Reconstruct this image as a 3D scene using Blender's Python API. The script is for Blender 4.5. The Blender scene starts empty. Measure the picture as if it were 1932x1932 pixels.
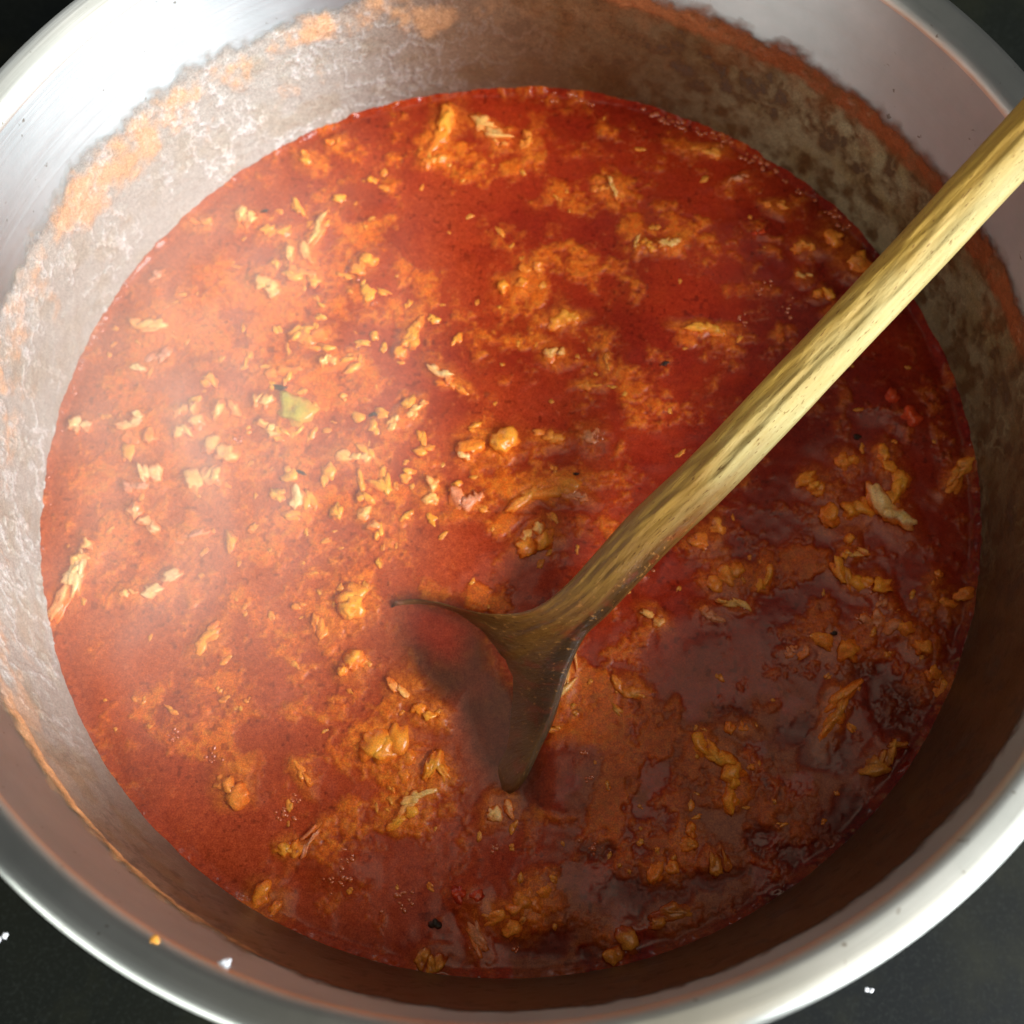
import bpy, math, random
import numpy as np
from mathutils import Vector

random.seed(7)
rng = np.random.RandomState(7)
sc = bpy.context.scene

# ------------------------------------------------------------------ camera, world, lamps, exposure
C = np.array([0.0116, -0.1007, 0.2724])
T = np.array([0.0019, -0.0097, 0.0])
ROLL, FOC = -0.0147, 1.1
cd = bpy.data.cameras.new('camera')
cam = bpy.data.objects.new('camera', cd)
sc.collection.objects.link(cam)
sc.camera = cam
F_ = (T - C) / np.linalg.norm(T - C)
up0 = np.array([math.sin(ROLL), math.cos(ROLL), 0.0])
R_ = np.cross(F_, up0); R_ /= np.linalg.norm(R_)
U_ = np.cross(R_, F_)
from mathutils import Matrix
M4 = Matrix(((R_[0], U_[0], -F_[0], C[0]), (R_[1], U_[1], -F_[1], C[1]), (R_[2], U_[2], -F_[2], C[2]), (0, 0, 0, 1)))
cam.matrix_world = M4
cd.sensor_width = 36; cd.sensor_fit = 'HORIZONTAL'; cd.lens = 36 * FOC
cd.clip_start = 0.01; cd.clip_end = 50
cd.dof.use_dof = True
cd.dof.focus_distance = 0.25
cd.dof.aperture_fstop = 14.0

w = bpy.data.worlds.new("World"); sc.world = w
w.use_nodes = True
bg = w.node_tree.nodes['Background']
bg.inputs[0].default_value = (0.88, 0.88, 0.90, 1)
bg.inputs[1].default_value = 0.09

def area(name, loc, target, sx, sy, power, col):
    l = bpy.data.lights.new(name, 'AREA'); l.shape = 'RECTANGLE'; l.size = sx; l.size_y = sy
    l.energy = power; l.color = col
    o = bpy.data.objects.new(name, l); sc.collection.objects.link(o)
    o.location = loc
    o.rotation_euler = (Vector(target) - Vector(loc)).to_track_quat('-Z', 'Y').to_euler()
    return o
area('window_light', (1.10, -0.60, 0.86), (0, 0, 0.02), 1.25, 0.75, 64.0, (0.95, 0.97, 1.0))
area('overhead_fill', (0.30, 0.0, 1.7), (0, 0, 0), 0.9, 0.9, 4.0, (1.0, 0.82, 0.60))  # added overhead fill, unseen, also gives the soup its sheen
area('lip_fill', (-1.10, -1.30, 0.55), (0, 0, 0.07), 1.0, 0.6, 15.0, (0.98, 1.0, 0.95))  # added low fill light, unseen, brightens the lip and upper-right wall

sc.view_settings.view_transform = 'Standard'
sc.view_settings.look = 'None'
sc.view_settings.exposure = 0.0
sc.view_settings.gamma = 1.0
sc.render.engine = 'CYCLES'
sc.cycles.max_bounces = 8
sc.cycles.volume_bounces = 1
sc.cycles.volume_step_rate = 3.0
sc.cycles.use_denoising = True

# ------------------------------------------------------------------ helpers
def ray(px, py, z=0.0):
    """photograph pixel (of 1932) -> world point at height z"""
    a = (px - 966.0) / (FOC * 1932); b = (966.0 - py) / (FOC * 1932)
    d = F_ + a * R_ + b * U_
    t = (z - C[2]) / d[2]
    return C + d * t
ZO = {'A1': (0, 0), 'A2': (820, 0), 'A3': (1628, 0), 'B1': (0, 820), 'B2': (820, 820), 'B3': (1628, 820),
      'C1': (0, 1628), 'C2': (820, 1628), 'C3': (1628, 1628)}
K = 820 / 1932.0
def zpx(zone, x, y):
    ox, oy = ZO[zone]
    return (ox + x * K) * 1932 / 2448, (oy + y * K) * 1932 / 2448

def _h(ix, iy, s):
    n = (ix.astype(np.int64) * 374761393 + iy.astype(np.int64) * 668265263 + s * 974634777) & 0xffffffff
    n = ((n ^ (n >> 13)) * 1274126177) & 0xffffffff
    n = (n ^ (n >> 16)) & 0xffffffff
    return n / 4294967295.0
def vn(x, y, s=0):
    ix = np.floor(x); iy = np.floor(y); fx = x - ix; fy = y - iy
    fx = fx * fx * fx * (fx * (fx * 6 - 15) + 10); fy = fy * fy * fy * (fy * (fy * 6 - 15) + 10)
    a = _h(ix, iy, s); b = _h(ix + 1, iy, s); c = _h(ix, iy + 1, s); d = _h(ix + 1, iy + 1, s)
    return (a * (1 - fx) + b * fx) * (1 - fy) + (c * (1 - fx) + d * fx) * fy
def fbm(x, y, s=0, o=4, g=0.5):
    v = 0; a = 1; t = 0
    for k in range(o):
        v = v + a * vn(x * 2 ** k + 17.3 * k, y * 2 ** k - 9.1 * k, s + k * 13); t += a; a *= g
    return v / t
def sstep(a, b, x):
    t = np.clip((x - a) / (b - a), 0, 1); return t * t * (3 - 2 * t)

def mesh_from(name, verts, faces, smooth=True):
    """fast: verts (n,3), faces (m,k) arrays"""
    verts = np.asarray(verts, np.float32); faces = np.asarray(faces, np.int32)
    me = bpy.data.meshes.new(name)
    m, k = faces.shape
    me.vertices.add(len(verts)); me.vertices.foreach_set('co', verts.ravel())
    me.loops.add(m * k); me.loops.foreach_set('vertex_index', faces.ravel())
    me.polygons.add(m); me.polygons.foreach_set('loop_start', np.arange(0, m * k, k, dtype=np.int32))
    me.polygons.foreach_set('loop_total', np.full(m, k, np.int32))
    me.update(calc_edges=True)
    me.polygons.foreach_set('use_smooth', np.full(m, smooth, bool))
    return me
def add_attr(me, name, cols):
    a = me.attributes.new(name, 'FLOAT_COLOR', 'POINT')
    c = np.ones((len(cols), 4), np.float32); c[:, :cols.shape[1]] = cols
    a.data.foreach_set('color', c.ravel())
def link(name, me, mat, parent=None):
    o = bpy.data.objects.new(name, me); sc.collection.objects.link(o)
    if mat: me.materials.append(mat)
    if parent: o.parent = parent
    return o
def thing(o, label, cat, group=None):
    o['label'] = label; o['category'] = cat
    if group: o['group'] = group
    return o
def grid_faces(nu, nv, wrap_u=False):
    iu = np.arange(nu if wrap_u else nu - 1); iv = np.arange(nv - 1)
    a, b = np.meshgrid(iu, iv, indexing='ij')
    a2 = (a + 1) % nu
    return np.stack([a * nv + b, a2 * nv + b, a2 * nv + b + 1, a * nv + b + 1], -1).reshape(-1, 4)

class NT:
    def __init__(s, name):
        s.m = bpy.data.materials.new(name); s.m.use_nodes = True
        s.t = s.m.node_tree; s.b = s.t.nodes['Principled BSDF']
    def n(s, ty, **kw):
        nd = s.t.nodes.new(ty)
        for k, v in kw.items():
            if k.startswith('i_'):
                key = k[2:]
                key = int(key) if key.isdigit() else key.replace('_', ' ')
                if hasattr(v, 'is_output') or isinstance(v, bpy.types.NodeSocket): s.t.links.new(v, nd.inputs[key])
                else: nd.inputs[key].default_value = v
            else: setattr(nd, k, v)
        return nd
    def L(s, a, b): s.t.links.new(a, b)
    def set(s, key, v):
        if isinstance(v, bpy.types.NodeSocket): s.L(v, s.b.inputs[key])
        else: s.b.inputs[key].default_value = v
    def mix(s, f, a, b, mode='MIX'):
        nd = s.t.nodes.new('ShaderNodeMix'); nd.data_type = 'RGBA'; nd.blend_type = mode
        for sock, v in ((nd.inputs[0], f), (nd.inputs[6], a), (nd.inputs[7], b)):
            if isinstance(v, bpy.types.NodeSocket): s.L(v, sock)
            else: sock.default_value = (v if not isinstance(v, tuple) or len(v) == 4 else (*v, 1))
        return nd.outputs[2]
    def noise(s, vec, scale, detail=3, rough=0.55, dist=0.0):
        nd = s.n('ShaderNodeTexNoise'); nd.inputs['Scale'].default_value = scale
        nd.inputs['Detail'].default_value = detail; nd.inputs['Roughness'].default_value = rough
        nd.inputs['Distortion'].default_value = dist
        if vec is not None: s.L(vec, nd.inputs['Vector'])
        return nd.outputs['Fac']
    def ramp(s, f, stops):
        nd = s.n('ShaderNodeValToRGB'); cr = nd.color_ramp
        while len(cr.elements) < len(stops): cr.elements.new(0.5)
        for e, (p, c) in zip(cr.elements, stops):
            e.position = p; e.color = c if isinstance(c, tuple) and len(c) == 4 else ((*c, 1) if isinstance(c, tuple) else (c, c, c, 1))
        s.L(f, nd.inputs[0]); return nd.outputs[0]
    def math(s, op, a, b=0.0):
        nd = s.n('ShaderNodeMath'); nd.operation = op
        for i, v in ((0, a), (1, b)):
            if isinstance(v, bpy.types.NodeSocket): s.L(v, nd.inputs[i])
            else: nd.inputs[i].default_value = v
        return nd.outputs[0]
    def bump(s, h, strength, dist):
        nd = s.n('ShaderNodeBump'); nd.inputs['Strength'].default_value = strength; nd.inputs['Distance'].default_value = dist
        s.L(h, nd.inputs['Height']); s.L(nd.outputs[0], s.b.inputs['Normal'])
        return nd
    def obj(s): return s.n('ShaderNodeTexCoord').outputs['Object']
    def attr(s, name):
        nd = s.n('ShaderNodeAttribute'); nd.attribute_name = name; return nd.outputs['Color']
    def sep(s, v):
        nd = s.n('ShaderNodeSeparateXYZ'); s.L(v, nd.inputs[0]); return nd.outputs
    def mapping(s, v, scale):
        nd = s.n('ShaderNodeMapping'); nd.inputs['Scale'].default_value = scale; s.L(v, nd.inputs['Vector']); return nd.outputs[0]

# ------------------------------------------------------------------ materials
def steel(name, lo=(0.56, 0.60, 0.60), hi=(0.70, 0.73, 0.71), r0=0.48, r1=0.60):
    t = NT(name); o = t.obj()
    sx = t.sep(o)
    ang = t.math('ARCTAN2', sx[1], sx[0])
    comb = t.n('ShaderNodeCombineXYZ'); t.L(t.math('MULTIPLY', ang, 1.2), comb.inputs[0])
    t.L(t.math('MULTIPLY', sx[2], 900.0), comb.inputs[1])
    rad = t.math('SQRT', t.math('ADD', t.math('MULTIPLY', sx[0], sx[0]), t.math('MULTIPLY', sx[1], sx[1])))
    t.L(t.math('MULTIPLY', rad, 900.0), comb.inputs[2])
    br = t.noise(comb.outputs[0], 2.2, 3, 0.6)
    sm = t.noise(o, 60, 4, 0.6)
    col = t.ramp(sm, [(0.3, lo), (0.75, hi)])
    spots = t.ramp(t.noise(o, 420, 2, 0.5), [(0.0, (0.5, 0.45, 0.4)), (0.24, (0.5, 0.45, 0.4)), (0.29, (1, 1, 1)), (1.0, (1, 1, 1))])
    t.set('Base Color', t.mix(1.0, col, spots, 'MULTIPLY'))
    t.set('Metallic', 1.0); t.set('Anisotropic', 0.9); t.set('Anisotropic Rotation', 0.25)
    tg = t.n('ShaderNodeTangent', direction_type='RADIAL', axis='Z'); t.L(tg.outputs[0], t.b.inputs['Tangent'])
    t.set('Roughness', t.ramp(br, [(0.2, r0), (0.8, r1)]))
    t.bump(br, 0.12, 0.0002)
    return t.m
M_STEEL = steel('brushed_steel')
M_LIP = steel('polished_lip_steel', (0.58, 0.62, 0.58), (0.72, 0.75, 0.71), 0.30, 0.40)
M_STEEL_IN = steel('inner_wall_steel', (0.42, 0.48, 0.49), (0.52, 0.58, 0.59), 0.42, 0.52)  # darker base for the inner wall than for the lip

def residue_mat():
    t = NT('dried_soup_film')
    c = t.attr('col'); o = t.obj()
    f = t.noise(o, 2200, 3, 0.6)
    t.set('Base Color', t.mix(1.0, c, t.ramp(f, [(0.3, 0.60), (0.7, 1.2)]), 'MULTIPLY'))
    t.set('Roughness', 0.42); t.set('Specular IOR Level', 0.5); t.set('Alpha', t.sep(t.attr('alp'))[0])
    t.set('Subsurface Weight', 0.0)
    t.bump(t.noise(o, 900, 3, 0.6), 0.4, 0.0003)
    return t.m
M_RES = residue_mat()

def soup_mat():
    t = NT('tomato_soup')
    c = t.attr('col'); o = t.obj(); fr = t.sep(t.attr('par'))
    g1 = t.noise(o, 2600, 2, 0.6); g2 = t.noise(o, 700, 4, 0.65)
    v = t.n('ShaderNodeTexVoronoi'); v.inputs['Scale'].default_value = 1500; t.L(o, v.inputs['Vector'])
    spk = t.ramp(v.outputs['Distance'], [(0.0, 0.55), (0.22, 1.0)])
    a = t.mix(1.0, c, t.ramp(g1, [(0.3, (0.66, 0.54, 0.5)), (0.7, (1.2, 1.3, 1.28))]), 'MULTIPLY')
    a = t.mix(1.0, a, t.ramp(g2, [(0.3, (0.78, 0.66, 0.60)), (0.7, (1.15, 1.25, 1.2))]), 'MULTIPLY')
    a2 = t.mix(1.0, a, spk, 'MULTIPLY')
    t.set('Base Color', t.mix(fr[0], a, a2))
    t.set('Roughness', t.math('SUBTRACT', t.math('ADD', t.math('ADD', 0.26, t.math('MULTIPLY', fr[1], 0.14)), t.math('MULTIPLY', fr[0], 0.18)), t.math('MULTIPLY', fr[2], 0.17)))
    t.set('IOR', 1.36)
    t.set('Specular IOR Level', 0.5)
    t.set('Subsurface Weight', 0.35); t.b.inputs['Subsurface Radius'].default_value = (1.0, 0.3, 0.1); t.set('Subsurface Scale', 0.0012)
    hb = t.math('MULTIPLY', t.noise(o, 1100, 4, 0.65), t.math('ADD', 0.15, fr[0]))
    t.bump(hb, 0.12, 0.0004)
    return t.m
M_SOUP = soup_mat()

def chunk_mat(name, base, dark, coat=(0.78, 0.17, 0.018), gloss=0.20):
    t = NT(name); o = t.obj()
    geo = t.n('ShaderNodeNewGeometry'); z = t.sep(geo.outputs['Position'])[2]
    oi = t.n('ShaderNodeObjectInfo').outputs['Random']
    nn = t.noise(o, 420, 4, 0.6)
    c = t.ramp(nn, [(0.3, dark), (0.62, base)])
    zz = t.math('ADD', z, t.math('MULTIPLY', t.math('SUBTRACT', nn, 0.5), 0.0030))
    e = t.sep(t.attr('rim'))[0]
    ee = t.math('ADD', e, t.math('MULTIPLY', t.math('SUBTRACT', nn, 0.5), 0.9))
    k = t.n('ShaderNodeMapRange'); k.inputs[1].default_value = 0.95; k.inputs[2].default_value = 0.12
    k.interpolation_type = 'SMOOTHSTEP'; t.L(ee, k.inputs[0])
    g = t.ramp(t.noise(o, 2600, 2), [(0.3, 0.74), (0.7, 1.15)])
    t.set('Base Color', t.mix(1.0, t.mix(k.outputs[0], coat, c), g, 'MULTIPLY'))
    t.set('Roughness', gloss); t.set('IOR', 1.38)
    t.set('Subsurface Weight', 0.4); t.b.inputs['Subsurface Radius'].default_value = (1.0, 0.6, 0.35); t.set('Subsurface Scale', 0.0009)
    t.bump(t.noise(o, 500, 3, 0.5), 0.3, 0.0006)
    return t.m
CM = {
    'y': chunk_mat('golden_meat', (0.97, 0.42, 0.05), (0.90, 0.26, 0.02)),
    'o': chunk_mat('orange_meat', (0.90, 0.34, 0.05), (0.80, 0.18, 0.02)),
    'c': chunk_mat('cream_meat', (0.98, 0.58, 0.20), (0.93, 0.38, 0.07)),
    'w': chunk_mat('pale_meat', (0.98, 0.72, 0.36), (0.92, 0.48, 0.13)),
    'r': chunk_mat('red_tomato_pulp', (0.75, 0.10, 0.015), (0.62, 0.04, 0.01), (0.45, 0.03, 0.01)),
    'p': chunk_mat('pink_froth_lump', (0.80, 0.36, 0.20), (0.60, 0.16, 0.06)),
    'g': chunk_mat('green_vegetable', (0.50, 0.46, 0.07), (0.46, 0.33, 0.04), (0.62, 0.28, 0.04)),
    'b': chunk_mat('browned_meat', (0.80, 0.34, 0.05), (0.55, 0.16, 0.02), (0.4, 0.06, 0.01)),
    'k': chunk_mat('dark_herb', (0.035, 0.02, 0.01), (0.02, 0.01, 0.006), (0.08, 0.01, 0.005), 0.5),
}

def wood_mat():
    t = NT('worn_wood'); p = t.sep(t.attr('par')); o = t.n('ShaderNodeAttribute', attribute_name='grain').outputs['Vector']
    g = t.noise(t.mapping(o, (70, 1100, 1100)), 1.0, 5, 0.65, 0.2)
    g2 = t.noise(t.mapping(o, (500, 2200, 2200)), 1.0, 3, 0.6)
    st = t.noise(t.mapping(o, (80, 170, 170)), 1.0, 6, 0.7)
    pale = t.ramp(g, [(0.3, (0.46, 0.44, 0.20)), (0.7, (0.53, 0.52, 0.27))])
    yel = t.ramp(g, [(0.3, (0.36, 0.20, 0.025)), (0.7, (0.44, 0.27, 0.04))])
    wet_shade = t.ramp(g, [(0.3, (0.13, 0.052, 0.010)), (0.7, (0.21, 0.095, 0.02))])
    # par.x = stain (yellow) plus painted shaded side, par.y = wetness plus painted shade
    f1 = t.math('ADD', p[0], t.math('MULTIPLY', t.math('SUBTRACT', st, 0.5), 0.55))
    c = t.mix(t.ramp(f1, [(0.1, 0.0), (0.9, 1.0)]), pale, yel)
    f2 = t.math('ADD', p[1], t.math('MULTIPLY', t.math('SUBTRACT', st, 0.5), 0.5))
    c = t.mix(t.ramp(f2, [(0.25, 0.0), (0.85, 1.0)]), c, t.mix(t.ramp(p[3] if False else t.math('SUBTRACT', f2, 0.75), [(0.15, 0.0), (0.5, 1.0)]), wet_shade, (0.05, 0.022, 0.006)))  # darkest tone carries the painted shade of the right edge
    pores = t.ramp(g2, [(0.0, (0.35, 0.25, 0.15)), (0.31, (0.45, 0.33, 0.2)), (0.39, (1, 1, 1)), (1, (1, 1, 1))])
    c = t.mix(1.0, c, pores, 'MULTIPLY')
    sp = t.noise(t.mapping(o, (900, 900, 900)), 1.0, 3, 0.6)
    sp2 = t.noise(t.mapping(o, (160, 160, 160)), 1.0, 3, 0.6)
    c = t.mix(t.math('MULTIPLY', t.ramp(sp, [(0.60, 0.0), (0.70, 1.0)]), t.ramp(p[1], [(0.55, 0.0), (0.95, 0.75)])), c, (0.45, 0.20, 0.05))
    c = t.mix(t.math('MULTIPLY', t.ramp(sp2, [(0.54, 0.0), (0.66, 1.0)]), t.ramp(p[1], [(0.7, 0.0), (1.0, 0.55)])), c, (0.22, 0.035, 0.010))
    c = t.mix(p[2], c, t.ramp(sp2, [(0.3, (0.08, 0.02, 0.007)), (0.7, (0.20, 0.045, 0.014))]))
    t.set('Base Color', c)
    t.set('Roughness', t.ramp(p[1], [(0.2, 0.6), (0.9, 0.33)]))
    t.bump(t.math('ADD', g, t.math('MULTIPLY', g2, 0.6)), 0.5, 0.0005)
    return t.m
M_WOOD = wood_mat()

def hob_mat():
    t = NT('black_hob_glass'); o = t.obj()
    n = t.noise(o, 9, 3, 0.5); d = t.noise(o, 900, 2, 0.5)
    c = t.ramp(n, [(0.35, (0.003, 0.0045, 0.0045)), (0.7, (0.010, 0.011, 0.006))])
    c = t.mix(t.ramp(d, [(0.5, 0.0), (0.8, 0.25)]), c, (0.03, 0.035, 0.03))
    c = t.mix(t.ramp(t.noise(o, 22, 5, 0.7), [(0.48, 0.0), (0.7, 0.8)]), c, (0.014, 0.015, 0.008))
    t.set('Base Color', c); t.set('Roughness', 0.5); t.set('Specular IOR Level', 0.12)
    return t.m

# ------------------------------------------------------------------ hob
HOBZ = -0.052
me = mesh_from('hob', [(-0.45, -0.4, HOBZ), (0.45, -0.4, HOBZ), (0.45, 0.4, HOBZ), (-0.45, 0.4, HOBZ)], [(0, 1, 2, 3)], False)
hob = link('stovetop', me, hob_mat()); hob['kind'] = 'structure'

# ------------------------------------------------------------------ pot (lathe)
RW, TAP, ZR = 0.120, 0.0286, 0.0729
def lathe(prof, n=720):
    prof = np.array(prof); a = np.linspace(0, 2 * np.pi, n, endpoint=False)
    v = np.stack([np.outer(np.cos(a), prof[:, 0]), np.outer(np.sin(a), prof[:, 0]), np.outer(np.ones(n), prof[:, 1])], -1).reshape(-1, 3)
    return v, grid_faces(n, len(prof), True)
pot = bpy.data.objects.new('cooking_pot', None); sc.collection.objects.link(pot); pot.location = (0, 0, HOBZ)
thing(pot, 'wide stainless steel pot full of red soup, stained round the inside', 'pot')
def child(name, v, f, mat, smooth=True):
    me = mesh_from(name, v, f, smooth); o = link(name, me, mat); o.parent = pot
    o.matrix_parent_inverse = Matrix.Translation((0, 0, -HOBZ)); return o
inner = [(0.0001, -0.046), (0.10, -0.046), (0.114, -0.044), (0.118, -0.036)]
inner += [(RW + TAP * z, z) for z in np.linspace(-0.028, 0.0683, 40)]
v, f = lathe(inner)
wall_in = child('inner_wall', v, f[:, ::-1], M_STEEL_IN)
r0 = RW + TAP * 0.0683
rimp = []
for k in range(15):      # wall curls outwards into a rolled lip
    a = k / 14 * math.radians(78)
    rimp.append((r0 + 0.0034 * (1 - math.cos(a)), 0.0683 + 0.0034 * math.sin(a)))
x0, z0 = rimp[-1]
rimp.append((x0 + 0.0016, z0 + 0.0006)); rimp.append((x0 + 0.0032, z0 + 0.0009))
for k in range(1, 12):
    a = math.pi / 2 - k / 11 * math.radians(190)
    rimp.append((x0 + 0.0034 + 0.0019 * math.cos(a), z0 - 0.0010 + 0.0019 * math.sin(a)))
v, f = lathe(rimp)
lip = child('rolled_lip', v, f[:, ::-1], M_LIP)
v, f = lathe([(0.0001, -0.0515), (0.112, -0.0515), (0.1175, -0.049), (0.1205, -0.042), (0.1215, -0.03), (0.1245, 0.064), (0.127, 0.069)])
body = child('outer_wall', v, f, M_STEEL)

# residue film on the inner wall
NTH, NZ = 1700, 200
th = np.linspace(0, 2 * np.pi, NTH, endpoint=False); zz = np.linspace(-0.002, 0.064, NZ)
TH, ZZ = np.meshgrid(th, zz, indexing='ij')
deg = np.degrees(TH)
def win(c, wd, soft=25):
    d = np.abs((deg - c + 180) % 360 - 180); return 1 - sstep(wd - soft / 2, wd + soft / 2, d)
X = np.cos(TH) * 0.12; Y = np.sin(TH) * 0.12
def cyl(scale, s, o=4, g=0.5, zs=1.0):     # seamless noise round the wall
    a = fbm(X * scale + 50, (Y + ZZ * 0.9 * zs) * scale + 50, s, o, g)
    b = fbm(Y * scale - 50, (X + ZZ * 0.9 * zs) * scale + 90, s + 5, o, g)
    wgt = np.abs(np.sin(TH)) > 0.7071
    k = sstep(0.55, 0.85, np.abs(np.sin(TH)))
    return a * (1 - k) + b * k if False else fbm(TH * 0.12 * scale, ZZ * zs * scale + 30, s, o, g) * (1 - win(0, 3, 4)) + fbm(((TH + np.pi) % (2 * np.pi)) * 0.12 * scale + 7, ZZ * zs * scale + 30, s, o, g) * win(0, 3, 4)
edge = cyl(90, 3, 4) - 0.5
top_h = 0.043 + edge * 0.006 * (0.5 + win(150, 60)) + 0.002 * (cyl(400, 5, 2) - 0.5)
bot_shade = win(302, 48, 60)
top_h = top_h + 0.016 * bot_shade  # film carried up to the lip to paint the near wall's shade
cover = 1 - sstep(-0.0006, 0.0006, ZZ - top_h)
n1 = cyl(260, 21, 4, 0.55, 0.8)
ridg = 1 - np.abs(cyl(190, 31, 5, 0.62, 0.6) - 0.5) * 2 - 0.08 * sstep(0.5, 0.38, cyl(70, 33, 3))          # ridged veins
vein = sstep(0.88, 0.99, ridg)
fine = cyl(900, 41, 3)
left = win(155, 58, 40); right = win(30, 48, 30); lowleft = win(222, 26, 20); bottom = win(290, 60, 30); topc = win(92, 30, 20)
# orange sauce line
bandw = 0.0035 + 0.0055 * right + 0.004 * left * cyl(60, 8, 3) * 2 + 0.001 * lowleft
orange = sstep(-bandw * 1.25, -bandw * 0.8, ZZ - top_h) * (1 - left) * (1 - 0.9 * bot_shade) 
bz = np.exp(-((ZZ - top_h + 0.0085 + 0.010 * (cyl(40, 57, 3) - 0.5)) / 0.0065) ** 2)
blot = sstep(0.60, 0.95, cyl(130, 51, 5, 0.62, 0.8) * 1.05 + bz * 0.26) * sstep(0.010, 0.022, ZZ)
orange = np.clip(orange * (0.55 + 0.45 * sstep(0.3, 0.6, n1)) + blot * left * 0.62 + blot * right * 0.3, 0, 1)
thick = cover * (0.00008 + 0.00018 * sstep(0.35, 0.7, n1) * (0.4 + left + 0.6 * right) + 0.00026 * vein * (left + 0.6 * right) + 0.00035 * orange)
film = np.array([0.25, 0.20, 0.11]); filmL = np.array([0.50, 0.49, 0.44]); ora = np.array([0.84, 0.42, 0.17]); oraR = np.array([0.22, 0.055, 0.016])
brown = np.array([0.10, 0.052, 0.018]); wh = np.array([0.80, 0.80, 0.78])
def mx(a, b, k): return a * (1 - k[..., None]) + b * k[..., None]
col = mx(np.broadcast_to(brown, TH.shape + (3,)), np.broadcast_to(film, TH.shape + (3,)), sstep(0.30, 0.72, n1) * (0.25 + 0.5 * win(48, 30, 40) + 0.25 * right))
col = mx(col, np.broadcast_to(filmL, TH.shape + (3,)), np.clip(left * 0.85 + lowleft * 0.2, 0, 1))
col = mx(col, np.broadcast_to(np.array([0.10, 0.045, 0.02]), TH.shape + (3,)), np.clip(win(300, 62, 50) * 0.8, 0, 1))  # shade at the bottom of the wall painted in dark brown
col = mx(col, np.broadcast_to(film, TH.shape + (3,)) * 1.15, vein * right * 0.4)
col = mx(col, np.broadcast_to(wh, TH.shape + (3,)), vein * left * (0.25 + 0.5 * n1))
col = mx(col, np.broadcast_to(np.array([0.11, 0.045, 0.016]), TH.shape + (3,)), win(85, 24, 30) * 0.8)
col = mx(col, col * np.array([0.88, 0.80, 0.66]), sstep(0.45, 0.75, cyl(120, 61, 4)) * (1 - 0.5 * left))

oc = mx(np.broadcast_to(oraR, TH.shape + (3,)), np.broadcast_to(ora, TH.shape + (3,)), np.clip(left + lowleft * 0.95 + topc * 0.1, 0, 1))
col = mx(col, oc, orange)
col = np.clip(col * (0.85 + 0.3 * fine[..., None]), 0, 0.9)
alpha = (1 - sstep(-0.0045, 0.0012, ZZ - top_h + 0.004 * (cyl(300, 65, 4) - 0.5))) * np.clip(0.78 + 0.5 * sstep(0.32, 0.55, n1) + orange + vein + 0.25 * left + 0.4 * sstep(0.02, 0.0, ZZ), 0, 1)
# a few dark burnt specks and pale splashes above the tide line
spk = sstep(0.73, 0.80, cyl(330, 67, 2)) * (1 - sstep(0.060, 0.062, ZZ)); col = mx(col, np.broadcast_to(np.array([0.13, 0.08, 0.05]), TH.shape + (3,)), spk * (1 - cover))
keep = alpha > 0.01
rr = RW + TAP * ZZ - 0.00003 - thick
P = np.stack([rr * np.cos(TH), rr * np.sin(TH), ZZ], -1).reshape(-1, 3)
f = grid_faces(NTH, NZ, True); kf = keep.reshape(-1)[f].all(1)
me = mesh_from('soup_residue', P, f[kf][:, ::-1]); add_attr(me, 'col', col.reshape(-1, 3)); add_attr(me, 'alp', np.stack([alpha] * 3, -1).reshape(-1, 3))
res = link('soup_residue', me, M_RES); res.parent = pot; res.matrix_parent_inverse = Matrix.Translation((0, 0, -HOBZ))
res['kind'] = 'stuff'; res['label'] = 'dried grey film and orange tide line on the inner wall'

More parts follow.
